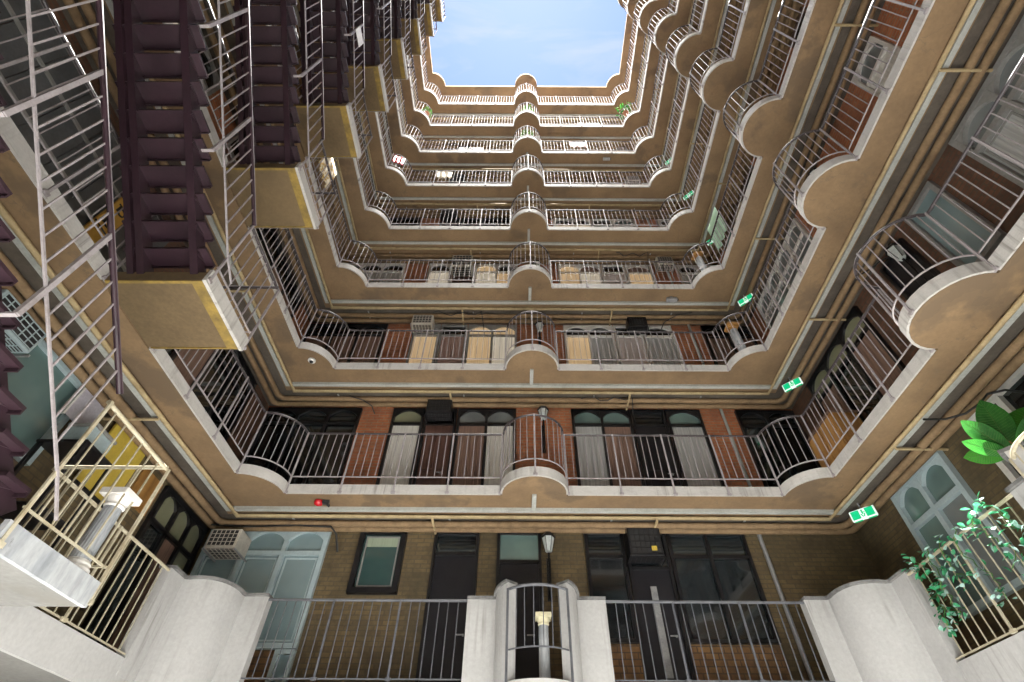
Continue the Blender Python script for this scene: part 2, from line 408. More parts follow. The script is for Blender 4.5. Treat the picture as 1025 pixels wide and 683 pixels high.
# lowest balcony: deep white fascia, solid white parapets at bay and corners
root=thing('balcony','white balcony at the bottom with solid curved parapets and thin railings','balcony','gallery balconies stacked round the light well',(0,0,zk(0)))
BAL[0]=root
link('slab',slab_mesh('slab',M['greyrender'],-.08,.15,.05),root)
ti=0
for kind,pts in SEG:
    far=abs(pts[0][1]-YB)<.01 and abs(pts[-1][1]-YB)<.01
    ti+=1; k=MB(); k.strip(offset_path(pts,0),offset_path(pts,.045),-.085,.185 if far else .265); k.build('fascia',M['white'],root)
mats=(M['railcream'],M['railcream']); mg=(M['railgrey'],M['railgrey'])
PW=.36
def parapet(name, path, zt, capz=.035, mat='white', thick=.13, peak=None):
    b=MB(); n=len(path); zt_= zt if isinstance(zt,list) else [zt]*n
    b.strip(offset_path(path,-.006),offset_path(path,thick),.10,zt_); o=b.build('parapet',M[mat],root)
    c=MB(); c.strip(offset_path(path,-.045),offset_path(path,thick+.03),[z+.001 for z in zt_],[z+capz for z in zt_]); c.build('coping',M['coping'],o)
    return o
TP=1.235
# corners: straight pier, bulged quarter round, straight pier
def corner_parapet(cx,cy,a0,a1,pre,post):
    a=arc(cx,cy,RC,a0,a1,12)
    zz=[TP+.02+.05*math.sin(PI*i/12) for i in range(13)]
    path=[pre]+a+[post]; parapet('p',path,[TP+.04]+[TP+.04]+zz[1:-1]+[TP+.04]+[TP+.04])
corner_parapet(XR,YB,180,270,(XR-RC-.34,YB),(XR,YB-RC-.34))
corner_parapet(XL,YB,270,360,(XL,YB-RC-.34),(XL+RC+.34,YB))
corner_parapet(XR,YF,90,180,(XR,YF+RC+.34),(XR-RC-.34,YF))
corner_parapet(XL,YF,0,90,(XL+RC+.34,YF),(XL,YF+RC+.34))
def bay_parapets(cx,cy,a0):
    # two quarter shoulders either side of a railed bay
    def pt(a,r=RB): return (cx+r*math.cos(R(a0+a)),cy+r*math.sin(R(a0+a)))
    t=Vector((math.cos(R(a0)),math.sin(R(a0))))
    for side in (0,1):
        sh=[pt(a) for a in ([0,12,24,36,46] if side==0 else [134,144,156,168,180])]
        parapet('p',sh,[TP+.02,TP+.05,TP+.075,TP+.09,TP+.095] if side==0 else [TP+.095,TP+.09,TP+.075,TP+.05,TP+.02])
        s=1 if side==0 else -1
        e0=Vector((cx,cy))+t*s*(RB+.005); e1=Vector((cx,cy))+t*s*(RB+.40)
        parapet('p',[tuple(e1),tuple(e0)] if side==0 else [tuple(e0),tuple(e1)],TP+.02)
    return [pt(a) for a in [46+i*(134-46)/12 for i in range(13)]]
b1=bay_parapets(CX,YB,180); railing(root,b1,mg,top=1.25,bot=.52,post_bot=.05,spacing=.125,post_every=9,ends=(True,True))
b2=bay_parapets(XR,SY,90); railing(root,b2,mats,top=1.25,bot=.32,post_bot=.05,post_every=9)
q=.40
for pts,mm in (([(XL+RC+.34,YB),(CX-RB-q,YB)],mg),([(CX+RB+q,YB),(XR-RC-.34,YB)],mg),
            ([(XR,YB-RC-.34),(XR,SY+RB+q)],mats),([(XR,SY-RB-q),(XR,YF+RC+.34)],mats),
            ([(XL,LAND1+.02),(XL,YB-RC-.34)],mats),([(XL,YF+RC+.34),(XL,LAND0)],mats)):
    railing(root,pts,mm,top=1.245,bot=.30,post_bot=.27,ends=(False,False))
railing(root,[(XR-RC-.34,YF),(XL+RC+.34,YF)],mg,top=1.245,bot=.30,post_bot=.27,ends=(False,False))

# ------------------------------------------------------------------ staircases on the left, one flight per storey
XS=-3.27
def stair_proto(k0):
    root=thing('staircase','x','staircase','steel stair flights stacked on the left side',(0,0,zk(k0)))
    lm=M['greyrender'] if k0==0 else M['landing']
    b=MB(); b.box(XL-.01 if k0 else XL,XS-.03,LAND0,LAND1,(0 if k0 else -.0)+.003,.15); la=b.build('landing',lm,root)
    if k0:
        e=MB(); z=-.012
        e.box(XL+.02,XS-.03,LAND0+.002,LAND0+.035,z,.0025); e.box(XS-.15,XS-.03,LAND0+.036,LAND1-.02,z,.0025)
        e.box(XL+.02,XS-.151,LAND1-.035,LAND1-.021,z,.0025); e.build('ochre_border',M['ochre'],la)
    kb=MB(); kb.box(XS-.028,XS+.012,LAND0-.01,LAND1+.01,-.010 if k0 else .0,.185); kb.box(XL+.01,XS-.029,LAND1+.0,LAND1+.012,.02,.18)
    kb.build('kerb',M['kerb' if k0 else 'whitestain'],la)
    mm=(M['rail'],M['railtop']) if k0 else (M['railcream'],M['railcream'])
    for pts in ([(XS,LAND0+.03),(XS,LAND1)],[(XS,LAND1),(XL+.03,LAND1)]):
        railing(root,pts,mm,top=1.235,bot=.30,post_bot=.02,post_every=1.2,ends=(True,False))
    # flight
    run,rise=.2165,.18125; dz0=.10 if k0==0 else 0
    for i in range(15):
        y=2.955-i*run; z=.29+i*rise+dz0; t=MB()
        t.box(-4.19,-3.315,y-.224,y,z,z+.03); t.box(-4.19,-3.315,y-.012,y,z-.03,z-.0005)
        t.prism([(-3.404,y-.20,z-.001),(-3.404,y-.05,z-.001),(-3.404,y-.20,z-.05)],(.010,0,0))
        t.build('tread',M['steel'],root)
    dy,dz=-15*run,15*rise; d=Vector((0,dy,dz)).normalized(); nrm=Vector((0,-d.z,d.y))
    for x0,x1 in ((-4.155,-4.085),(-4.05,-3.975),(-3.485,-3.405)):
        s=MB(); a=Vector((0,2.99,.16+dz0)); e=a+Vector((0,dy-.12,dz+.10))
        c=(a+e)/2; c.x=(x0+x1)/2
        s.obox(c,((x1-x0)/2,0,0),(e-a)/2,nrm*.075); s.build('stringer',M['steel'],root)
    # flight railing
    fb=MB(); g=rise/run
    def zr(y): return (2.95-y)*g+dz0
    y0,y1=2.96,-.32
    xr=XS+.02
    fb.tube([(xr,3.20,.33),(xr,2.96,.47+dz0)]+[(xr,y1,zr(y1)+.47)],.012,4)
    ys=[y0-.02-i*.137 for i in range(1,24)]
    for i,y in enumerate(ys):
        if i%7==6: continue
        fb.obox((xr,y,zr(y)+.47+.375),(.0065,0,0),(0,.0065,0),(0,0,.375))
    fr=fb.build('railing',M['rail'],root)
    h=MB(); h.tube([(xr,2.96,.47+.75+dz0),(xr,y1,zr(y1)+.47+.75)],.024,6); h.build('handrail',M['steel'],fr,True)
    for i,y in enumerate(ys):
        if i%7!=6: continue
        p=MB(); p.obox((xr,y,zr(y)+.20+.51),(.017,0,0),(0,.017,0),(0,0,.51)); p.obox((xr-.05,y,zr(y)+.20),(.06,0,0),(0,.015,0),(0,0,.01)); p.build('post',M['rail'],fr)
    return root
ST={0:stair_proto(0),1:stair_proto(1)}
for k in range(2,9):
    c=copy_tree(ST[1]); c.location=(0,0,zk(k)); ST[k]=c
ls={0:'lowest steel stair flight rising from the white landing at the left edge',
 1:'largest purple brown stair flight, above the lowest tan landing with ochre border',
 2:'second purple stair flight up, with tan landing just right of the largest flight',
 3:'third purple stair flight up, above the landing with a white sign on its railing',
 4:'fourth purple stair flight and tan landing counted up from the white landing',
 5:'fifth stair flight up, narrow reddish treads ending in a tan landing near the sky',
 6:'sixth stair flight up, thin and distant, third from the top',
 7:'seventh stair flight up, second from the top, beside the blue sky',
 8:'topmost stair flight with tan landing against the blue sky'}
for k in ls: ST[k]['label']=ls[k]

# ------------------------------------------------------------------ walls with windows and doors
class Wall:
    """facade of one storey on one side: u runs along the wall, n points into the gallery"""
    def __init__(s, side, k, mat, label, z0=None, z1=None):
        s.side=side; s.k=k; s.z0=(zk(k)+.15) if z0 is None else z0; s.z1=zk(k+1) if z1 is None else z1
        if side=='back': s.o=Vector((0,WY1,0)); s.u=Vector((1,0,0)); s.n=Vector((0,-1,0)); r=(WX0-.2,WX1+.2)
        if side=='front': s.o=Vector((0,WY0,0)); s.u=Vector((1,0,0)); s.n=Vector((0,1,0)); r=(WX0-.2,WX1+.2)
        if side=='right': s.o=Vector((WX1,0,0)); s.u=Vector((0,1,0)); s.n=Vector((-1,0,0)); r=(WY0,WY1)
        if side=='left': s.o=Vector((WX0,0,0)); s.u=Vector((0,1,0)); s.n=Vector((1,0,0)); r=(WY0,WY1)
        b=MB(); s._b(b,r[0],r[1],s.z0,s.z1,-.2,0); s.obj=b.build('wall',mat); tag(s.obj,label,'wall','storey walls behind the galleries')
    def P(s,u,z,n): return s.o+s.u*u+s.n*n+Vector((0,0,z))
    def _b(s,b,u0,u1,z0,z1,n0,n1):
        c=s.P((u0+u1)/2,(z0+z1)/2,(n0+n1)/2); b.obox(c,s.u*(u1-u0)/2,s.n*(n1-n0)/2,(0,0,(z1-z0)/2)); return b
    def patch(s,u0,u1,z0,z1,mat,name='brick_panel',d=.006):
        b=MB(); s._b(b,u0,u1,s.zz(z0),s.zz(z1),.0005,d); return b.build(name,mat,s.obj)
    def zz(s,z): return zk(s.k)+z
    def window(s,u0,u1,z0,z1,frame,panes,transom=None,arch=True,fw=.055,depth=.07,sub=None,name='window',label=None):
        """panes: list of (lower material, upper material) per column"""
        z0=s.zz(z0); z1=min(s.zz(z1),s.z1-.004); tz=s.zz(transom) if transom else None
        b=MB(); n=len(panes); w=(u1-u0-fw)/n
        ej=.0013*(hash((u0,z0))%5)
        s._b(b,u0,u1,z1-fw,z1,.001,depth); s._b(b,u0,u1,z0,z0+fw,.001,depth)
        for i in range(n+1):
            a=u0+i*w; s._b(b,a,a+fw,z0+fw+.0004,z1-fw-.0004,.001,depth-.002)
        if tz:
            for i in range(n): s._b(b,u0+i*w+fw+.0004,u0+(i+1)*w-.0004,tz-fw/2,tz+fw/2,.001,depth-.004)
        for i in range(n):
            a=u0+i*w+fw; e=u0+(i+1)*w
            if arch:   # spandrels that round the head of each light
                h=min(.16,(e-a)*.35); zc=z1-fw
                for sg in (0,1):
                    m_=8; poly=[]
                    cu=(a+e)/2; half=(e-a)/2
                    for j in range(m_+1):
                        t=j/m_; du=half*t
                        zz_=zc-h*(t**2.2)
                        poly.append((cu-du if sg==0 else cu+du, zz_))
                    poly.append((a if sg==0 else e, zc))
                    pts=[s.P(u,z,.004) for u,z in poly]
                    b.prism(pts,s.n*(depth-.012))
        fr=b.build(name,frame,s.obj)
        if label: fr['label']=label
        for i,pm in enumerate(panes):
            a=u0+i*w+fw; e=u0+(i+1)*w
            lo,hi = pm if isinstance(pm,(tuple,list)) else (pm,pm)
            if tz:
                for za,zb,mt in ((z0+fw,tz-fw/2,lo),(tz+fw/2,z1-fw,hi)):
                    g=MB(); s._b(g,a-.006,e+.006,za-.006,zb+.006,.0008,.016); g.build('pane',mt,fr)
            else:
                g=MB(); s._b(g,a-.006,e+.006,z0+fw-.006,z1-fw+.006,.0008,.016); g.build('pane',lo,fr)
        if sub: # inner sash lines
            sb=MB()
            for i in range(n):
                a=u0+i*w+fw+.03; e=u0+(i+1)*w-.03; top=(tz-fw/2 if tz else z1-fw)-.03; bt=z0+fw+.03
                for (p,q,r_,t_) in ((a,a+.025,bt,top),(e-.025,e,bt,top),(a+.0255,e-.0255,top-.025,top),(a+.0255,e-.0255,bt,bt+.025)): s._b(sb,p,q,r_,t_,.0165,.032)
            sb.build('sash',sub,fr)
        return fr
    def door(s,u0,u1,z1,frame,leaf,transom=None,tmat=None,z0=.0,handle=None,panel=True):
        z0=s.zz(z0)+.152; z1=min(s.zz(z1),s.z1-.004); fw=.05; b=MB()
        s._b(b,u0,u0+fw,z0,z1,.001,.066); s._b(b,u1-fw,u1,z0,z1,.001,.066); s._b(b,u0+fw+.0005,u1-fw-.0005,z1-fw,z1,.001,.066)
        top=z1-fw
        if transom:
            tz=s.zz(transom); s._b(b,u0+fw+.0005,u1-fw-.0005,tz-.025,tz+.025,.001,.064)
        fr=b.build('door',frame,s.obj)
        if transom:
            g=MB(); s._b(g,u0+fw,u1-fw,tz+.0255,top,.0008,.015); g.build('pane',tmat,fr); top=tz-.0255
        l=MB(); s._b(l,u0+fw,u1-fw,z0,top,.0008,.022)
        if panel:
            w=(u1-u0-2*fw)
            for (pa,pb) in ((.12,.42),(.50,.88)):
                for (qa,qb) in ((.12,.46),(.54,.88)):
                    s._b(l,u0+fw+w*qa,u0+fw+w*qb,z0+(top-z0)*pa,z0+(top-z0)*pb,.0225,.031)
        lf=l.build('leaf',leaf,fr)
        hd=MB(); uh=u1-fw-.10; zh=z0+1.0
        c=s.P(uh,zh,.05); hd.obox(c,s.u*.012,s.n*.028,(0,0,.012)); c2=s.P(uh-.045,zh,.075); hd.obox(c2,s.u*.06,s.n*.008,(0,0,.009)); hd.build('handle',M['greymetal'],fr)
        return fr

def ac_unit(w,u,z,casing,label,wd=.52,hg=.34,dp=.42,cage=False):
    z=w.zz(z) ; root=thing('air_conditioner',label,'air conditioner','air conditioners fixed to the storey walls')
    b=MB(); w._b(b,u-wd/2,u+wd/2,z,z+hg,.075,dp); ca=b.build('casing',casing,root,bevel=.012)
    # open louvred grilles on front and underside
    g=MB()
    w._b(g,u-wd/2+.03,u+wd/2-.03,z+.03,z+hg-.03,dp-.004,dp+.004)
    c0=w.P(u,z-.0005,(.11+dp-.04)/2); g.obox(c0,w.u*(wd/2-.03),w.n*((dp-.04-.11)/2),(0,0,.004)); g.build('grille',M['grille'],root)
    s=MB()
    for i in range(7):
        uu=u-wd/2+.03+(wd-.06)*i/6; w._b(s,uu-.005,uu+.005,z+.03,z+hg-.03,dp+.0045,dp+.014); w._b(s,uu-.005,uu+.005,z-.016,z-.005,.11,dp-.03)
    for i in range(5):
        zz_=z+.03+(hg-.06)*i/4; w._b(s,u-wd/2+.03,u+wd/2-.03,zz_-.005,zz_+.005,dp+.0145,dp+.020)
        nn=.11+(dp-.15)*i/4; w._b(s,u-wd/2+.03,u+wd/2-.03,z-.022,z-.0165,nn-.005,nn+.005)
    s.build('louvre',casing,root)
    for sg in (-1,1):
        k=MB(); w._b(k,u+sg*(wd/2+.012)-.01,u+sg*(wd/2+.012)+.01,z-.03,z-.005,.002,dp+.01)
        k.build('bracket',M['greymetal'] if casing!=M['black'] else M['black'],root)
    return root

def lantern(w,u,z,label):
    z=w.zz(z); root=thing('wall_lantern',label,'lamp','lanterns fixed to the wall piers')
    b=MB(); w._b(b,u-.035,u+.035,z-.75,z-.05,.002,.03); c=w.P(u,0,.17)
    b.tube([w.P(u,z-.70,.03),w.P(u,z-.62,.14),w.P(u,z-.45,.17),w.P(u,z-.02,.17)],.020,6); b.build('bracket',M['black'],root)
    g=MB(); g.lathe((c.x,c.y,z),[(.055,0),(.060,.01),(.105,.24),(.10,.25)],6); g.build('glass',M['lampglass'],root)
    k=MB(); k.lathe((c.x,c.y,z+.2505),[(.125,0),(.13,.015),(.07,.08),(.02,.11),(.015,.15)],6)
    for j in range(6):
        t=2*PI*j/6; k.tube([(c.x+.06*math.cos(t),c.y+.06*math.sin(t),z),(c.x+.108*math.cos(t),c.y+.108*math.sin(t),z+.25)],.006,4)
    k.build('cap',M['black'],root)
    return root

FR=[M['black'],M['whiteframe'],M['whiteframe'],M['brownframe'],M['greyframe']]
CUR=[M['l_white'],M['c_grey'],M['l_beige'],M['c_brown'],M['c_pink'],M['c_white'],M['g_dark'],M['g_grey']]
UP=[M['g_dark'],M['g_grey'],M['g_green'],M['c_beige'],M['g_dark']]
DO=[M['door_dark'],M['door_brown'],M['door_white'],M['door_pink']]
wl={'back':'far end','right':'right side','left':'left side behind the stairs','front':'near side'}
st_name={0:'behind the white parapets',1:'behind the lowest railed gallery',2:'behind the second railed gallery up',3:'behind the third railed gallery up',4:'behind the fourth railed gallery up',5:'behind the fifth railed gallery up',6:'behind the sixth railed gallery up',7:'behind the seventh railed gallery up',8:'behind the topmost railed gallery'}
lvl={k:v.replace('behind the ','') for k,v in st_name.items()}
def cs(rng): return (rng.choice(CUR),rng.choice(UP))
WALLS={}
for k in range(9):
    for side in ('back','left','right','front'):
        mat=M['brick']
        kind='red brick wall'
        if k==0: mat=M['brickolive']; kind='dim olive brown brick wall'
        elif side in('right','left') and k==1: mat=M['brickdark']; kind='dark brown brick wall'
        WALLS[side,k]=Wall(side,k,mat,f'{kind} {st_name[k]}, {wl[side]}')
    rng=random.Random(100+k)
    # -------- back wall
    w=WALLS['back',k]
    if k==0:
        w.window(-5.40,-3.30,.95,2.88,M['blueframe'],[(M['g_teal'],M['g_teal'])]*3,2.42,True,.075,.08,sub=M['blueframe'])
        w.patch(-5.35,-3.62,.16,.94,M['brickgold'])
        w.window(-3.60,-3.30,.16,.94,M['blueframe'],[M['g_teal']],None,False,.06)
        fr=w.window(-2.76,-1.95,1.76,2.86,M['black'],[M['g_darkteal']],None,False,.085,.09,sub=M['greyframe'])
        b=MB(); w._b(b,-2.63,-2.08,w.zz(2.56),w.zz(2.735),.0165,.022); b.build('blind',M['blindgreen'],fr)
        w.door(-1.46,-.68,2.84,M['black'],M['door_dark'],2.42,M['g_dark'],panel=False)
        w.door(-.36,.40,2.84,M['black'],M['door_dark'],2.30,M['g_green'],panel=False)
        w.patch(.62,1.14,.2,2.85,M['brickolive'])
        w.window(1.16,1.84,1.06,2.86,M['black'],[(M['g_dark'],M['g_dark'])],2.40,False)
        w.patch(1.16,1.84,.16,1.05,M['brickgold'])
        w.door(1.86,2.58,2.86,M['black'],M['door_dark'],2.2,M['g_dark'],panel=False)
        w.window(2.60,3.98,1.06,2.86,M['black'],[(M['g_dark'],M['g_dark'])]*2,2.40,False)
        w.patch(2.60,3.98,.16,1.05,M['brickgold'])
        b=MB(); w._b(b,2.16,2.26,w.zz(.6),w.zz(1.9),.035,.055); b.build('door_strip',M['greymetal'],w.obj)
        b=MB(); b.tube([w.P(4.24,w.zz(.16),.07),w.P(4.24,w.zz(2.86),.07)],.035,8); p=b.build('drain_pipe',M['greymetal'],None,True); tag(p,'grey vertical drain pipe on the olive brick right of the black shopfront','pipe')
        ac_unit(w,-4.86,2.30,M['ac'],'white louvred air conditioner in the lower left corner beside pale blue windows',.50,.33,.50)
        ac_unit(w,2.14,2.28,M['black'],'black air conditioner above the black door at the bottom right',.56,.50,.34)
        b=MB(); w._b(b,2.22,2.31,w.zz(2.36),w.zz(2.44),.365,.368); s_=b.build('sticker',M['yellowboard'],None); tag(s_,'small yellow sticker on the front of the black air conditioner','sticker')
    else:
        if k==1:
            fl=fr_=M['black']; cl=[(M['c_white'],M['g_olive']),(M['c_brown'],M['g_grey']),(M['c_white'],M['g_grey'])]; dl=M['door_brown']
            crr=[(M['c_grey'],M['g_green']),(M['c_brown'],M['g_green']),(M['c_grey'],M['g_green'])]; dr=M['door_dark']; cor=[(M['g_dark'],M['g_dark'])]
        elif k==2:
            fl=M['greyframe']; fr_=M['whiteframe']; cl=[(M['l_beige'],M['g_grey']),(M['l_beige'],M['l_beige']),(M['l_white'],M['l_beige'])]; dl=M['door_pink']
            crr=[(M['l_beige'],M['g_dark']),(M['c_grey'],M['g_dark']),(M['c_grey'],M['g_dark'])]; dr=M['door_white']; cor=[(M['c_brown'],M['g_dark'])]
        elif k==3:
            fl=fr_=M['whiteframe']; cl=[(M['l_white'],M['g_dark']),(M['l_white'],M['l_beige']),(M['l_beige'],M['g_dark'])]; dl=M['door_brown']
            crr=[(M['l_beige'],M['l_beige']),(M['l_white'],M['c_brown']),(M['l_beige'],M['c_brown'])]; dr=M['door_white']; cor=[(M['c_grey'],M['g_dark'])]
        else:
            fl=rng.choice(FR); fr_=rng.choice(FR); cl=[cs(rng) for _ in range(3)]; crr=[cs(rng) for _ in range(3)]; dl=rng.choice(DO); dr=rng.choice(DO); cor=[cs(rng)]
        zt=2.80; tr=2.38
        w.window(-5.45,-3.42,.62,zt,M['black'] if k<3 else fl,cor*3,tr,True); 
        w.window(-2.72,-2.04,.36,zt,fl,[cl[0]],tr); w.door(-2.02,-1.34,zt,fl,dl,tr,M['g_dark'])
        w.window(-1.32,-.06,.36,zt,fl,cl[1:],tr)
        w.window(1.14,2.42,.36,zt,fr_,crr[:2],tr); w.door(2.44,3.16,zt,fr_,dr,tr,M['g_dark'])
        w.window(3.18,3.94,.36,zt,fr_,[crr[2]],tr)
        w.window(4.72,5.98,.62,zt,M['black'] if k<3 else fr_,[cor[0]]*2,tr)
        b=MB(); b.tube([w.P(4.42,w.zz(.16),.06),w.P(4.42,w.zz(2.86),.06)],.03,8); p=b.build('drain_pipe',M['conduit'],None,True); tag(p,f'white drain pipe on the brick pier {st_name[k]}','pipe','white drain pipes on the right brick pier')
        cas=[None,M['black'],M['ac'],M['ac']][k] if k<4 else rng.choice([M['ac'],M['black'],M['ac']])
        if k!=3: ac_unit(w,-1.68 if k==1 else -2.45 if k==2 else rng.choice([-1.68,-2.4]),2.42,cas,f'{"black" if cas==M["black"] else "beige"} air conditioner, left part of back wall, {lvl[k]}',.52,.34,.40)
        else: ac_unit(w,-1.68,2.10,M['ac'],'large caged beige air conditioner on the back wall behind the third railed gallery up',.60,.55,.45)
        if k in (2,3,5,6):
            cas=M['black'] if k==2 else M['ac']
            ac_unit(w,3.0 if k==2 else 4.3,2.42,cas,f'{"black" if k==2 else "beige"} air conditioner, right part of back wall, {lvl[k]}',.48,.36,.36)
    lantern(w,.52,2.42,['white glass lantern on a black bracket above the white pedestal','white lantern on the brick pier behind the lowest railed bay','white lantern on the brick pier behind the second railed bay up','white lantern on the brick pier behind the third railed bay up'][k] if k<4 else f'small wall lantern on the middle pier {st_name[k]}')
    # -------- right wall
    w=WALLS['right',k]
    if k==0:
        w.window(5.70,6.95,1.02,2.86,M['blueframe'],[(M['g_grey'],M['g_green']),(M['g_green'],M['g_green'])],2.28,True,.08,.09)
        w.window(3.95,5.10,1.02,2.86,M['whiteframe'],[M['g_dark'],M['g_dark']],None,False,.08,.09)
        w.window(.6,3.0,.36,2.86,M['whiteframe'],[(M['g_grey'],M['g_dark'])]*3,2.3)
    elif k==1:
        w.window(5.30,7.35,.36,2.80,M['black'],[(M['c_brown'],M['g_olive']),(M['g_dark'],M['g_olive']),(M['c_brown'],M['g_olive'])],2.3)
        w.window(3.02,3.66,1.25,2.80,M['greyframe'],[M['g_teal']],None,False,.07)
        w.door(3.9,4.5,2.7,M['black'],M['door_dark'])
        w.window(.55,2.50,.36,2.80,M['greyframe'],[(M['c_grey'],M['g_grey'])]*3,2.30,True,.08,.09,sub=M['greyframe'])
    else:
        f=M['whiteframe'] if k==2 else rng.choice(FR)
        w.window(5.10,7.5,.36,2.80,f,[(M['g_grey'],M['g_grey'])]*4 if k==2 else [cs(rng) for _ in range(3)],2.3)
        w.door(4.2,4.85,2.8,f,rng.choice(DO),2.3,M['g_dark'])
        w.window(1.75,2.45,.36,2.8,f,[cs(rng)],2.3)
        w.window(-.9,1.1,.36,2.8,f,[cs(rng) for _ in range(3)],2.3)
    if k in (1,2): lantern(w,4.02,2.30,'white lantern on the dark right wall behind the large right bay' if k==1 else 'white lantern on the right wall behind the second right bay up')
    # -------- left wall
    w=WALLS['left',k]
    if k==0:
        w.window(6.70,8.10,.5,2.82,M['black'],[(M['g_dark'],M['g_olive']),(M['c_brown'],M['g_olive']),(M['g_olive'],M['g_olive'])],2.28,True,.07)
        w.window(3.35,4.62,1.75,2.86,M['blueframe'],[M['g_green']],None,False,.07,.08)
        w.patch(6.12,6.62,2.25,2.78,M['wood'],'wood_panel',.03)
        w.window(1.0,2.9,1.2,2.86,M['greyframe'],[M['g_dark'],M['g_dark']],None,False)
    elif k==1:
        b=MB()
        for i in range(9):
            u=.2+i*.42; w._b(b,u,u+.41,w.zz(.2),w.zz(2.6),.001,.03)
        b.build('cladding',M['slate'],w.obj)
        b=MB()
        for z in (.9,1.5,2.1,2.6): w._b(b,.2,3.97,w.zz(z),w.zz(z+.05),.0305,.05)
        b.build('batten',M['greyframe'],w.obj)
        w.window(4.6,7.4,.36,2.8,M['black'],[(M['g_dark'],M['g_dark']),(M['c_brown'],M['g_dark']),(M['g_dark'],M['g_dark']),(M['g_dark'],M['g_dark'])],2.3)
    else:
        f=rng.choice(FR)
        w.window(4.6,7.4,.36,2.8,M['black'],[(rng.choice([M['g_dark'],M['g_dark'],M['c_grey'],M['c_brown']]),M['g_dark']) for _ in range(4)],2.3)
        w.door(3.4,4.1,2.8,f,rng.choice(DO),2.3,M['g_dark'])
        w.window(.4,2.6,.36,2.8,f,[cs(rng) for _ in range(3)],2.3)
    # -------- front wall
    w=WALLS['front',k]
    f=rng.choice(FR)
    w.window(-3.2,-.8,.36,2.8,f,[cs(rng) for _ in range(3)],2.3); w.window(1.3,3.9,.36,2.8,f,[cs(rng) for _ in range(3)],2.3); w.door(-.4,.4,2.8,f,rng.choice(DO),2.3,M['g_dark'])

# ground storey walls below the white balcony, roof ring, ground
for side in ('back','left','right','front'):
    Wall(side,0,M['groundwall'],f'plain pale rendered wall at ground level {wl[side]}',GROUND,zk(0)-.085)
o=link('roof_edge',slab_mesh('roof_edge',M['soffit'],ROOF,ROOF+.16,0,.3)); tag(o,'tan roof edge with half round bay outlined against the blue sky','roof')
for side in ('back','left','right','front'):
    w=Wall(side,8,M['soffit'],f'tan wall strip just under the roof edge {wl[side]}',zk(9)-.0005,ROOF-.001) if ROOF-zk(9)>.02 else None
g=MB(); g.box(-60,60,-60,60,GROUND-.2,GROUND); tag(g.build('ground',M['ground']),None,None,kind='structure')

# ------------------------------------------------------------------ pipes under every gallery
def ring_run(db,ds,z,pts_round=0):
    """polyline under the soffit: right side (from front) - back - left side"""
    xr,xl,yb=XR+ds,XL-ds,YB+db
    if not pts_round: return [(xr,YF+.2,z),(xr,yb,z),(xl,yb,z),(xl,YF+.2,z)]
    r=pts_round
    return [(xr,YF+.2,z),(xr,yb-r,z)]+[(xr-r+r*math.cos(R(a)),yb-r+r*math.sin(R(a)),z) for a in (22,45,68)]+[(xr-r,yb,z),(xl+r,yb,z)]+[(xl+r+r*math.cos(R(a)),yb-r+r*math.sin(R(a)),z) for a in (112,135,158)]+[(xl,yb-r,z),(xl,YF+.2,z)]
def rect_run(pts,w,h):
    b=MB(); p2=[(p[0],p[1]) for p in pts]
    b.strip(offset_path(p2,-w/2),offset_path(p2,w/2),pts[0][2]-h/2,pts[0][2]+h/2); return b
proto=[]
for k in range(1,9):
    if k==1:
        a=rect_run(ring_run(.44,.52,-.03),.075,.055).build('cable_conduit',M['conduit'])
        bp=thing('drain_line','x','pipe')
        b=MB(); b.tube(ring_run(.62,.43,-.055),.033,8); b.build('main_pipe',M['cream'],bp,True)
        xb=[-1.45,2.35]
        for x in xb:
            b=MB(); b.tube([(x,YB+.62,-.055),(x,YB+.62,-.11),(x,WY1-.02,-.11)],.022,8); b.build('branch',M['cream'],bp,True)
        for y,sx in ((1.6,1),(5.6,1),(5.05,-1)):
            xx=(XR+.43) if sx>0 else (XL-.43); xw=(WX1-.02) if sx>0 else (WX0+.02)
            b=MB(); b.tube([(xx,y,-.055),(xx,y,-.11),(xw,y,-.11)],.022,8); b.build('branch',M['cream'],bp,True)
        tp=thing('service_pipes','x','pipe')
        for db,ds,z,r in ((.84,.80,-.075,.16),(1.00,.97,-.085,.12)):
            b=MB(); b.tube(ring_run(db,ds,z,r),.055,10); b.build('pipe',M['tanpipe'],tp,True)
        for x in (-3.9,-1.2,1.6,3.9):
            b=MB(); b.box(x,x+.03,YB+.76,YB+1.09,-.02,-.001); b.build('clip',M['greymetal'],tp)
        ch=MB(); ch.box(CX-.035,CX+.035,YB-.02,YB+.395,-.045,-.001); c=ch.build('soffit_duct',M['conduit'])
        proto=[a,bp,tp,c]; cur=proto
        for q in cur: q.location=(0,0,zk(1))
    else:
        cur=[copy_tree(q) for q in proto]
        for q in cur: q.location=(0,0,zk(k))
    nm={1:'lowest railed gallery',2:'second railed gallery up',3:'third railed gallery up',4:'fourth railed gallery up',5:'fifth railed gallery up',6:'sixth railed gallery up',7:'seventh railed gallery up',8:'topmost railed gallery'}[k]
    tag(cur[0],f'pale square cable conduit running under the {nm}','conduit','pale conduits under the galleries')
    tag(cur[1],f'thin cream drain pipe with side branches under the {nm}','pipe','cream drain pipes under the galleries')
    tag(cur[2],f'pair of thick tan pipes at the wall top under the {nm}','pipes','tan pipe pairs under the galleries')
    tag(cur[3],f'short grey duct on the half round soffit under the {nm}','duct','short ducts under the middle bays')
def cable(pts,label,r=.012):
    b=MB(); b.tube(pts,r,6); tag(b.build('cable',M['cable'],None,True),label,'cable')
cable([(-5.3,7.86,4.19),(-4.6,7.83,4.14),(-3.8,7.85,4.18),(-3.2,7.84,4.15),(-3.1,7.9,4.05),(-3.05,8.05,3.8)],'black cable drooping along the tan pipes above the pale blue windows',.018)
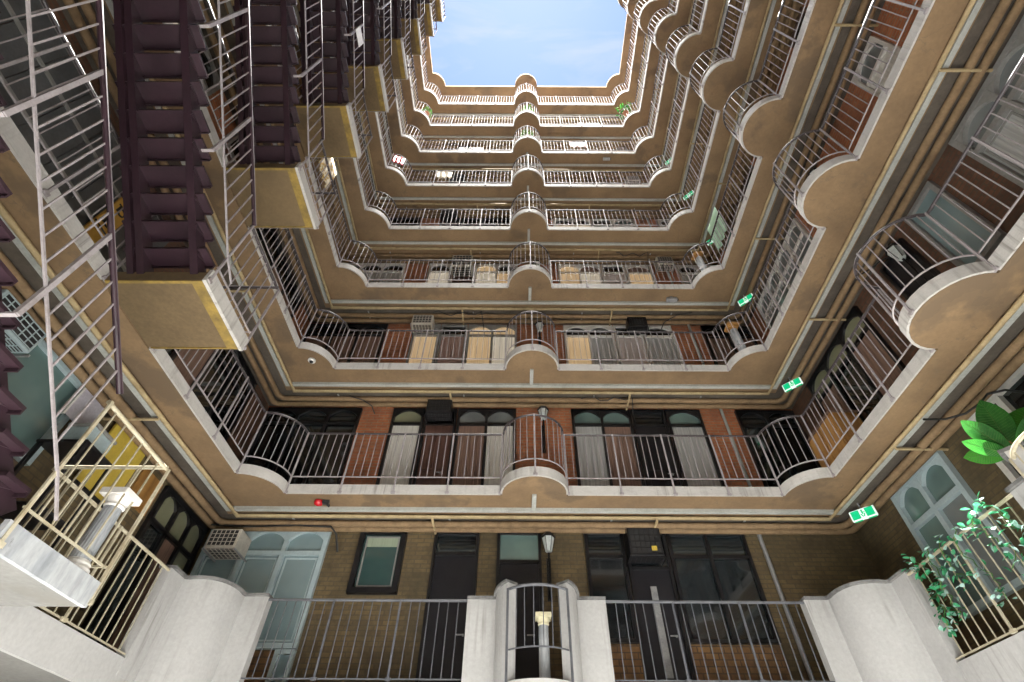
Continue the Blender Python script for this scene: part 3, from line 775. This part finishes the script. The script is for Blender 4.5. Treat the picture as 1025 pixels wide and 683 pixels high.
cable([(-3.6,7.75,7.1),(-3.3,7.8,7.02),(-3.15,7.95,7.0),(-3.1,8.1,6.9)],'black cable hanging above the left brick pier of the lowest railed gallery')
cable([(4.4,7.7,10.0),(4.0,7.75,9.95),(3.7,7.9,9.85),(3.6,8.1,9.7)],'black cable looping down above the right brick pier of the second railed gallery')
cable([(5.35,5.0,4.22),(5.42,4.8,4.06),(5.52,4.62,4.00),(5.66,4.5,4.06),(5.78,4.44,4.16),(5.86,4.3,4.10),(5.90,4.1,3.85),(5.97,4.0,3.5)],'black cable looping above the big leafed plant at the right edge',.015)
cable([(5.75,4.6,7.06),(5.78,4.45,6.98),(5.84,4.3,6.96),(5.92,4.15,6.9),(5.97,4.02,6.6)],'black cable drooping to the lantern on the right wall')

# ------------------------------------------------------------------ exit signs in the right far corner
def exit_sign(k,label):
    root=thing('exit_sign',label,'exit sign','green exit signs in the right far corner',(5.58,7.22,zk(k+1)-.20),R(-45))
    b=MB(); b.box(-.19,.19,-.03,.03,-.09,.09); b.build('casing',M['exitwhite'],root,bevel=.02)
    g=MB(); g.box(-.165,-.045,-.0335,-.0305,-.07,.07); g.box(.045,.165,-.0335,-.0305,-.07,.07); g.box(-.165,-.045,-.02,.02,-.0935,-.0905); g.box(.045,.165,-.02,.02,-.0935,-.0905); g.build('green_panel',M['exitgreen'],root)
    m=MB()   # running figure between the panels
    y=-.034
    m.obox((.0,y,.05),(.012,0,0),(0,.002,0),(0,0,.012)); m.obox((0,y,.012),(.011,0,.006),(0,.002,0),(-.006,0,.024)); m.obox((.018,y,-.03),(.006,0,-.006),(0,.002,0),(.012,0,.024)); m.obox((-.018,y,-.03),(.006,0,.006),(0,.002,0),(-.012,0,.024)); m.obox((.022,y,.018),(.016,0,-.006),(0,.002,0),(.002,0,.005)); m.build('running_figure',M['exitgreen'],root)
    r=MB(); r.tube([(0,0,.09),(0,0,.199)],.012,6); r.build('hanger',M['greymetal'],root)
for k,l in ((0,'bright green and white exit sign, lowest of the stack, above the right white parapet'),(1,'green exit sign under the second railed gallery, second from bottom'),(2,'green exit sign under the third railed gallery, third from bottom'),(3,'green exit sign under the fourth railed gallery, beside the pale green sheet'),(4,'small exit sign under the fifth railed gallery at the right corner'),(5,'tiny exit sign under the sixth railed gallery at the right corner')): exit_sign(k,l)

# ------------------------------------------------------------------ cameras and bell under the soffits
root=thing('dome_camera','white round dome camera under the second gallery at its left corner','security camera',None,(-4.16,6.80,zk(2)))
b=MB(); b.lathe((0,0,-.05),[(.06,0),(.075,.02),(.075,.049)],16); b.build('housing',M['whiteframe'],root,True)
b=MB(); b.lathe((0,0,-.085),[(.01,0),(.032,.012),(.04,.0345)],12); b.build('lens',M['black'],root,True)
def box_camera(x,y,k,label):
    root=thing('box_camera',label,'security camera',None,(x,y,zk(k)))
    b=MB(); b.box(-.13,.13,-.05,.05,-.15,-.06); b.build('housing',M['greymetal'],root,bevel=.01)
    b=MB(); b.tube([(.131,0,-.105),(.16,0,-.105)],.032,10); b.build('lens',M['black'],root)
    b=MB(); b.box(-.03,.03,-.03,.03,-.0595,-.001); b.build('bracket',M['greymetal'],root)
box_camera(3.79,7.30,3,'grey camera box under the third railed gallery, right of centre')
box_camera(3.23,7.20,6,'grey camera box under the sixth railed gallery, right of centre')
root=thing('alarm_bell','round red bell with a dark green clip under the lowest railed gallery','bell',None,(-3.27,7.22,zk(1)))
b=MB(); b.lathe((0,0,-.11),[(.02,0),(.06,.015),(.075,.05),(.07,.085)],14); b.build('gong',M['red'],root,True)
b=MB(); b.box(-.02,.02,-.02,.02,-.0245,-.001); b.obox((.12,.0,-.05),(.05,.01,0),(-.005,.03,0),(0,0,.03)); b.obox((.15,.05,-.07),(.012,.03,0),(-.01,.01,0),(0,0,.02)); b.build('clip',M['grille'],root)

# ------------------------------------------------------------------ white pedestals
def pedestal(x,y,z,h,label,cap='whiteframe',shaft='whitestain',r=.085):
    root=thing('pedestal',label,'pedestal','white classical pedestals',(x,y,z))
    b=MB(); b.box(-r*1.45,r*1.45,-r*1.45,r*1.45,0,.05); b.lathe((0,0,.0505),[(r*1.40,0),(r*1.45,.02),(r*1.2,.045),(r*1.25,.06),(r*1.02,.085)],20); b.build('base',M['whiteframe'],root,bevel=.006)
    n=40; vs=[];fs=[]
    for zz_,rr in ((.136,r),(h*.5,r*.97),(h-.145,r*.90)):
        for j in range(n):
            t=2*PI*j/n; q=rr*(1-.05*(j%2)); vs.append((q*math.cos(t),q*math.sin(t),zz_))
    for i in range(2):
        for j in range(n): fs.append((i*n+j,i*n+(j+1)%n,(i+1)*n+(j+1)%n,(i+1)*n+j))
    fs += [tuple(range(n)),tuple(range(2*n,3*n))]
    b=MB(); b.add(vs,fs); b.build('shaft',M[shaft],root)
    b=MB(); b.lathe((0,0,h-.144),[(r*.95,0),(r*1.1,.015),(r*1.0,.03),(r*1.35,.085)],20); b.box(-r*1.5,r*1.5,-r*1.5,r*1.5,h-.058,h); b.build('capital',M[cap],root,bevel=.006)
M['capital']=paint('yellowed_capital_paint',(.70,.66,.46),(.55,.50,.32),.6,6,.4,.7,30)
pedestal(-3.39,3.735,zk(0)+.151,.72,'white fluted pedestal standing inside the cream railing on the left landing',r=.075)
pedestal(.34,6.93,zk(0)+.151,.88,'slim white pedestal with yellowed capital in the middle bay at the bottom','capital',r=.07)
pedestal(4.62,6.80,zk(2)+.151,1.0,'white pedestal with orange top in the right corner of the second railed gallery','wood')
pedestal(4.62,6.80,zk(3)+.151,1.0,'pale pedestal with tan top in the right corner of the third railed gallery','wood')

# ------------------------------------------------------------------ boards, sheets and signs on the left
def flat(name,mat,x0,x1,y0,y1,z0,z1,label,cat):
    b=MB(); b.box(x0,x1,y0,y1,z0,z1); return tag(b.build(name,mat),label,cat)
root=thing('yellow_board','yellow board on the left wall behind the cream railing','board')
b=MB(); b.box(-5.45,-5.42,5.20,5.92,3.36,4.25); b.build('panel',M['yellowboard'],root)
for z in (4.251,3.32):
    b=MB(); b.box(-5.455,-5.40,5.20,5.92,z,z+.038); b.build('edge_trim',M['black'],root)
root=thing('paper_sheet','pale lilac sheet hanging flat beside the dark green window on the left','sheet')
b=MB(); b.box(-5.36,-5.355,4.42,4.88,3.78,4.20); b.build('sheet',M['paper'],root)
b=MB(); b.box(-5.375,-5.34,4.42,4.445,3.76,4.22); b.build('rod',M['whiteframe'],root)
w=WALLS['left',0]
ac_unit(w,3.25,2.72-.28,M['blueframe'],'pale framed louvred air conditioner above the dark green window at the left edge',.62,.30,.30)
root=thing('vertical_sign','yellow upright sign with dark ring shaped characters on the grey cladding','sign')
b=MB(); x=-5.40
b.box(x-.03,x,3.02,3.28,5.55,6.62); b.prism([(x-.03,3.02,5.549),(x-.03,3.28,5.549),(x-.03,3.23,5.45),(x-.03,3.07,5.45)],(.03,0,0)); b.build('panel',M['yellow'],root)
for zc in (5.92,6.22):
    b=MB(); b.tube([(x+.004,3.16+.055*math.cos(R(a)),zc+.05*math.sin(R(a))) for a in range(0,360,30)],.013,5,closed=True)
    b.box(x+.001,x+.010,3.06,3.24,zc+.055,zc+.073); b.box(x+.0015,x+.0105,3.085,3.105,zc-.05,zc+.060); b.build('character',M['black'],root)
b=MB(); b.box(x+.001,x+.010,3.02,3.28,5.78,5.80); b.build('dividing_line',M['black'],root)
# clutter on the left, ground gallery: dark bundle and pale blue box
root=thing('storage_box','pale blue box among dark clutter behind the cream railing on the left','box',None,(-5.05,4.66,3.35))
b=MB(); b.box(-.16,.16,-.18,.18,.0,.26); b.build('body',M['blueframe'],root,bevel=.015)
b=MB(); b.box(-.175,.175,-.195,.195,.2605,.30); b.build('lid',M['greyframe'],root,bevel=.01)
root=thing('shelf_rack','dark metal rack holding a pale blue box on the left','rack',None,(-5.05,4.66,zk(0)+.15))
hz=3.35-zk(0)-.151
for sx in (-.25,.25):
    for sy in (-.24,.24):
        b=MB(); b.box(sx-.02,sx+.02,sy-.02,sy+.02,0,hz-.03); b.build('post',M['black'],root)
for z in (.3,1.0,hz-.03):
    b=MB(); b.box(-.28,.28,-.27,.27,z if z<1.5 else z+.0005,z+.029); b.build('shelf',M['black'],root)

# white plate on stair railing, third flight; cloth and things on upper railings
flat('notice_plate',M['whiteframe'],XS+.045,XS+.055,1.95,2.25,zk(3)+1.35,zk(3)+1.72,'white plate fixed to the stair railing of the third flight','notice')
def cloth_on_rail(x0,x1,y0,y1,zt,drop,mat,label,cat,name='hanging_cloth'):
    b=MB(); n=14; vs=[];fs=[]; rn=random.Random(5)
    rows=6
    for i in range(n+1):
        f=i/n; px=x0+(x1-x0)*f; py=y0+(y1-y0)*f
        for j in range(rows+1):
            wv=.03*math.sin(f*19)*(j/rows)+rn.uniform(-.006,.006)
            nx,ny=(y1-y0),-(x1-x0); L=math.hypot(nx,ny); vs.append((px+nx/L*(.03+wv),py+ny/L*(.03+wv),zt-drop*j/rows))
    m_=rows+1
    for i in range(n):
        for j in range(rows): fs.append((i*m_+j,(i+1)*m_+j,(i+1)*m_+j+1,i*m_+j+1))
    b.add(vs,fs); o=b.build(name,mat,None,True); s=o.modifiers.new('Solidify','SOLIDIFY'); s.thickness=.008
    tag(o,label,cat); return o
cloth_on_rail(XL+.04,XL+.04,4.15,4.75,zk(3)+1.24,.85,M['cloth'],'yellow and white cloth draped over the left railing beside the second tan landing','cloth')
cloth_on_rail(XR+.06,XR+.06,5.75,6.40,zk(3)+1.75,1.05,M['tarp'],'pale green translucent sheet hung at the right corner of the third railed gallery','sheet','hanging_sheet')

# ------------------------------------------------------------------ plants
def leaf_blade(b, base, d, up, L, W, n=7, fold=.25, droop=.3, ribs=None):
    d=Vector(d).normalized(); up=Vector(up); side=d.cross(up).normalized(); nn=side.cross(d).normalized(); base=Vector(base)
    vs=[];fs=[]
    for i in range(n+1):
        t=i/n; c=base+d*L*t-nn*(droop*L*t*t*.5)
        w=W*.5*(math.sin(PI*min(1,t**1.25))**.75 if 0<t<1 else .02)
        vs += [c-side*w+nn*w*fold, c, c+side*w+nn*w*fold]
    if ribs is not None:
        mid=[vs[i*3+1]-nn*.002 for i in range(n+1)]; ribs.tube(mid,[.007*(1-.8*i/n) for i in range(n+1)],5)
        for i in range(1,n-1):
            for sg in (0,2):
                for q_ in (0,.5):
                    p0=mid[i].lerp(mid[i+1],q_); e0=vs[i*3+sg].lerp(vs[(i+1)*3+sg],q_); e1=vs[min(n,i+1)*3+sg].lerp(vs[min(n,i+2)*3+sg],q_)
                    ribs.tube([p0,p0.lerp(e1,.88)-nn*.001],.0018,3)
    for i in range(n):
        a=i*3; fs += [(a,a+1,a+4,a+3),(a+1,a+2,a+5,a+4)]
    b.add(vs,fs)
root=thing('potted_plant','big leafed bright green plant in a pot on the white pier at the right edge','plant',None,(5.06,4.06,zk(0)+TP+.056))
b=MB(); b.lathe((0,0,0),[(.07,0),(.10,.14),(.11,.15),(.10,.16)],16); b.build('pot',M['whiteframe'],root,True)
b=MB(); b.tube([(0,0,.1),(-.01,.02,.22),(.02,.0,.34),(0,.0,.45)],[.022,.02,.017,.012],7); b.tube([(-.01,.02,.22),(-.06,.04,.32)],.012,6); b.build('stem',M['wood'],root,True)
b=MB(); b2=MB(); rb=MB()
for (dx,dy,dz,L,W,zb,bb,ux) in ((.22,.05,1,.60,.25,.24,0,.6),(-.5,.1,.95,.46,.17,.20,0,.5),(-1,.1,.50,.44,.13,.16,0,.3),(.75,0,.75,.62,.27,.26,1,.6),(1,.2,.2,.5,.2,.22,0,.5),(.3,-.8,.4,.5,.2,.22,0,.1),(-.2,.9,.5,.42,.17,.22,1,.3),(.9,-.4,.6,.5,.2,.24,1,.4)):
    leaf_blade(b2 if bb else b,(-.03,.0,zb+.10),(dx,dy,dz),(ux,.45,.35),L*1.12,W*1.15,11,.16,.22,ribs=rb)
rb.build('midribs',M['bush'],root,True); b.build('foliage',M['leaf'],root,True); b2.build('pale_foliage',M['leafbright'],root,True)
def ivy(y,ztop,zbot,seed,label,dense=46):
    rn=random.Random(seed); root=thing('ivy_vine',label,'ivy','trailing ivy on the right railing',(XR-.02,y,ztop))
    L=ztop-zbot; pts=[]
    for i in range(14):
        t=i/13; pts.append((rn.uniform(-.03,.01)-.03*math.sin(t*7),rn.uniform(-.05,.05)+.06*math.sin(t*5+seed),-L*t))
    s=MB(); s.tube(pts,.005,5); s.build('stem',M['bush'],root,True)
    a=MB(); p=MB()
    for i in range(dense):
        t=rn.random(); q=Vector(pts[min(13,int(t*13.99))])+Vector((rn.uniform(-.05,.05),rn.uniform(-.09,.09),rn.uniform(-.06,.06)))
        d=Vector((rn.uniform(-1,.6),rn.uniform(-1,1),rn.uniform(-.9,.6)))
        leaf_blade(a if rn.random()<.62 else p,q,d,(rn.uniform(-.6,.2),rn.uniform(-.5,.5),1),rn.uniform(.05,.10),rn.uniform(.035,.06),4,.2,.3)
    a.build('leaves',M['ivy'],root,True); p.build('pale_leaves',M['ivypale'],root,True)
for i,(y,a,c) in enumerate(((5.86,2.76,1.95),(5.64,2.72,1.98),(5.35,2.72,2.2),(5.05,2.72,1.95),(4.72,2.74,2.1),(4.45,2.74,2.0))):
    ivy(y,a,c,i+3,['ivy strand nearest the right white parapet, densest with pale leaves','long ivy strand second from the right white parapet','short ivy strand third from the right white parapet','ivy strand hanging low in the middle of the right cream railing','ivy strand second from the right end of the cream railing','ivy strand at the right end of the cream railing by the white pier'][i],[85,60,40,40,48,56][i])
def bush(x,y,z,r,label,seed,mat='bush',pot=True):
    rn=random.Random(seed); root=thing('potted_plant',label,'plant','potted plants on the gallery edges',(x,y,z))
    b=MB(); b.lathe((0,0,0),[(.08,0),(.12,.2),(.13,.21),(.12,.22)],12); b.build('pot',M['terra'],root,True)
    b=MB()
    for i in range(130):
        v=Vector((rn.gauss(0,1),rn.gauss(0,1),rn.gauss(0,.8))).normalized()*r*rn.uniform(.3,1)
        leaf_blade(b,v+Vector((0,0,.22+r*.75)),v+Vector((0,0,.2)),(rn.uniform(-1,1),rn.uniform(-1,1),1),.10,.05,3,.2,.4)
    b.build('foliage',M[mat],root,True)
bush(4.45,6.75,zk(7)+.15+.45,.34,'green leafy bush spilling over the right corner of the seventh gallery',21,'leaf')
bush(.26,6.72,zk(6)+.15+.3,.22,'small potted plant in the middle bay of the sixth railed gallery',22)
bush(.3,6.74,zk(7)+.15+.3,.26,'leafy plant in the middle bay of the seventh railed gallery',23)
bush(-3.95,6.75,zk(7)+.15+.2,.18,'leafy plant in the left corner of the seventh railed gallery',24)
cloth_on_rail(-4.28,-3.92,6.49,6.62,zk(5)+1.1,.55,M['red'],'red cloth over the left corner railing of the fifth railed gallery','cloth')
def condenser(x,y,k,rz,label,mat,w=.80,h=.55,d=.30):
    root=thing('condenser_unit',label,'air conditioner',None,(x,y,zk(k)+.15),R(rz))
    b=MB(); b.box(-w/2,w/2,-d/2,d/2,.06,.06+h); b.build('casing',M[mat],root,bevel=.012)
    b=MB(); b.tube([(-w*.12+h*.36*math.cos(R(a)),-d/2-.008,.06+h/2+h*.36*math.sin(R(a))) for a in range(0,360,20)],.010,5,closed=True)
    for q in range(4):
        a=PI*q/4; b.obox((-w*.12,-d/2-.008,.06+h/2),(h*.36*math.cos(a),0,h*.36*math.sin(a)),(0,.004,0),(-.006*math.sin(a),0,.006*math.cos(a)))
    b.build('fan_guard',M['grille'],root)
    for sx in (-w*.35,w*.35):
        b=MB(); b.box(sx-.03,sx+.03,-d/2,d/2,.001,.0595); b.build('foot',M['greymetal'],root)
condenser(-1.9,7.30,6,0,'white outdoor condenser behind the left rail of the sixth railed gallery','whiteframe',.95,.6)
condenser(2.9,7.30,7,0,'white outdoor condenser behind the right rail of the seventh railed gallery','whiteframe',.95,.6)
condenser(2.75,7.30,8,0,'white outdoor condenser behind the right rail of the topmost gallery','whiteframe',1.1,.55)
condenser(-3.2,7.30,8,0,'white outdoor condenser behind the left rail of the topmost gallery','whiteframe',1.0,.5)
condenser(4.1,7.9,3,0,'beige condenser against the back wall of the third railed gallery','ac')
def cupboard(x,y,k,rz,label,mat,w=.8,h=1.15,d=.38):
    root=thing('cupboard',label,'cupboard',None,(x,y,zk(k)+.152),R(rz))
    b=MB(); b.box(-w/2,w/2,-d/2,d/2,0,h); b.build('body',M[mat],root,bevel=.01)
    for sx in (-1,1):
        b=MB(); b.box(min(.008*sx,sx*(w/2-.015)),max(.008*sx,sx*(w/2-.015)),-d/2-.018,-d/2-.0005,.04,h-.04); dd=b.build('door',M[mat],root)
        b=MB(); b.box(.03*sx-.008,.03*sx+.008,-d/2-.035,-d/2-.0185,h*.5,h*.5+.10); b.build('handle',M['greymetal'],dd)
cupboard(-3.0,7.9,4,0,'orange brown cupboard at the left of the fourth railed gallery','brickpaint')
cupboard(3.55,7.85,4,0,'pinkish cupboard at the right of the fourth railed gallery','door_pink')
cupboard(-1.0,7.9,5,0,'brown cupboard on the left half of the fifth railed gallery','door_brown')
cupboard(2.9,7.9,5,0,'golden wooden cupboard on the right half of the fifth railed gallery','wood',1.0,.9)
cloth_on_rail(-2.9,-2.35,YB+.06,YB+.06,zk(5)+1.22,.55,M['c_beige'],'beige towel hung over the left rail of the fifth railed gallery','towel','hanging_towel')
cloth_on_rail(1.9,2.6,YB+.06,YB+.06,zk(6)+1.22,.6,M['c_pink'],'pink towel hung over the right rail of the sixth railed gallery','towel','hanging_towel')
for k in range(2,9):
    rn=random.Random(k*13); x=rn.uniform(-3.6,3.0); L=rn.uniform(.9,1.8); z=zk(k)-.03
    cable([(x+L*t/8, YB+.72+.06*math.sin(t*1.7+k), z-.05-.07*math.sin(PI*t/8)-rn.uniform(0,.02)) for t in range(9)]+[(x+L+.05,YB+1.05,z-.22),(x+L+.08,WY1-.03,z-.45)],f'thin black cable sagging from the ceiling over the {lvl[k-1]}',.010)
# wooden things in the right corner of the lowest railed gallery
root=thing('wooden_cabinet','golden wooden cabinet in the right corner of the lowest railed gallery','cabinet',None,(5.25,6.45,zk(1)+.15))
b=MB(); b.box(-.22,.22,-.40,.40,.04,.80); b.build('body',M['wood'],root,bevel=.01)
b=MB(); b.box(-.24,-.2205,-.38,-.01,.08,.76); b.build('door',M['wood'],root); b=MB(); b.box(-.24,-.2205,.01,.38,.08,.76); b.build('door',M['wood'],root)
b=MB(); b.box(-.245,.245,-.42,.42,.8005,.84); b.build('top',M['brownframe'],root)
for sx in (-.18,.18):
    for sy in (-.36,.36):
        b=MB(); b.box(sx-.02,sx+.02,sy-.02,sy+.02,.001,.0395); b.build('foot',M['brownframe'],root)

# ------------------------------------------------------------------ light, sky, camera
SUN_EL=86.3    # almost overhead; light falls straight down the well
sun=bpy.data.lights.new('sun','SUN'); sun.energy=5.0; sun.angle=R(.5); sun.color=(1,.965,.91)
so=bpy.data.objects.new('sun',sun); COL.objects.link(so)
az=R(0)   # sun almost overhead, a touch beyond the far wall
d=Vector((math.sin(az)*math.cos(R(SUN_EL)),math.cos(az)*math.cos(R(SUN_EL)),math.sin(R(SUN_EL))))
so.rotation_euler=d.to_track_quat('Z','Y').to_euler(); so.location=(0,0,40)
W=bpy.data.worlds.new('World'); S.world=W; W.use_nodes=True; nt=W.node_tree
bg=nt.nodes['Background']; sky=nt.nodes.new('ShaderNodeTexSky'); sky.sky_type='NISHITA'; sky.sun_disc=False
sky.sun_elevation=R(SUN_EL); sky.sun_rotation=az; sky.dust_density=.05; sky.air_density=.50; sky.ozone_density=0.0; sky.altitude=0
tc=nt.nodes.new('ShaderNodeTexCoord'); mp=nt.nodes.new('ShaderNodeMapping'); mp.inputs['Scale'].default_value=(1.5,5,2); mp.inputs['Rotation'].default_value=(0,0,.3)
nt.links.new(tc.outputs['Generated'],mp.inputs[0])
nz=nt.nodes.new('ShaderNodeTexNoise'); nz.inputs['Scale'].default_value=3.2; nz.inputs['Detail'].default_value=7; nz.inputs['Roughness'].default_value=.55; nz.inputs['Distortion'].default_value=.4
nt.links.new(mp.outputs[0],nz.inputs['Vector'])
cf=ramp(nt,nz.outputs[0],.50,.84)
cl=mixc(nt,cf,sky.outputs[0],(1.5,1.65,1.75))
sx=nt.nodes.new('ShaderNodeSeparateXYZ'); nt.links.new(tc.outputs['Generated'],sx.inputs[0])
fill_mask=ramp(nt,sx.outputs[1],.08,-.12); n2=nt.nodes.new('ShaderNodeTexNoise'); n2.inputs['Scale'].default_value=3.5; n2.inputs['Detail'].default_value=6; nt.links.new(tc.outputs['Generated'],n2.inputs['Vector'])
n2r=ramp(nt,n2.outputs[0],.30,.60); ml=nt.nodes.new('ShaderNodeMath'); ml.operation='MULTIPLY'; nt.links.new(fill_mask,ml.inputs[0]); nt.links.new(n2r,ml.inputs[1])
cl=mixc(nt,ml.outputs[0],cl,(76,74,70))      # soft fill light added to the unseen near half of the sky
nt.links.new(cl,bg.inputs['Color']); bg.inputs['Strength'].default_value=.052
cam=bpy.data.cameras.new('camera'); co=bpy.data.objects.new('camera',cam); COL.objects.link(co)
f_,yaw,pitch,roll,px,py=493.121,0.0003,0.8031,0.0058,7.148,25.67
cam.sensor_width=36; cam.lens=f_/1025*36; cam.shift_x=-px/1025; cam.shift_y=py/1025; cam.clip_start=.05; cam.clip_end=500
fw=Vector((math.sin(yaw)*math.cos(pitch),math.cos(yaw)*math.cos(pitch),math.sin(pitch))); rt=Vector((math.cos(yaw),-math.sin(yaw),0)); up=rt.cross(fw)
r2=rt*math.cos(roll)+up*math.sin(roll); u2=up*math.cos(roll)-rt*math.sin(roll)
co.matrix_world=Matrix(((r2.x,u2.x,-fw.x,0),(r2.y,u2.y,-fw.y,0),(r2.z,u2.z,-fw.z,0),(0,0,0,1)))
S.camera=co
S.view_settings.view_transform='Standard'; S.view_settings.look='None'; S.view_settings.gamma=1; S.view_settings.use_curve_mapping=False
S.view_settings.exposure=3.35
cy=S.cycles
cy.max_bounces=16; cy.diffuse_bounces=10; cy.glossy_bounces=4; cy.transmission_bounces=4; cy.sample_clamp_indirect=6
cy.use_denoising=True; cy.use_adaptive_sampling=True; cy.adaptive_threshold=.02
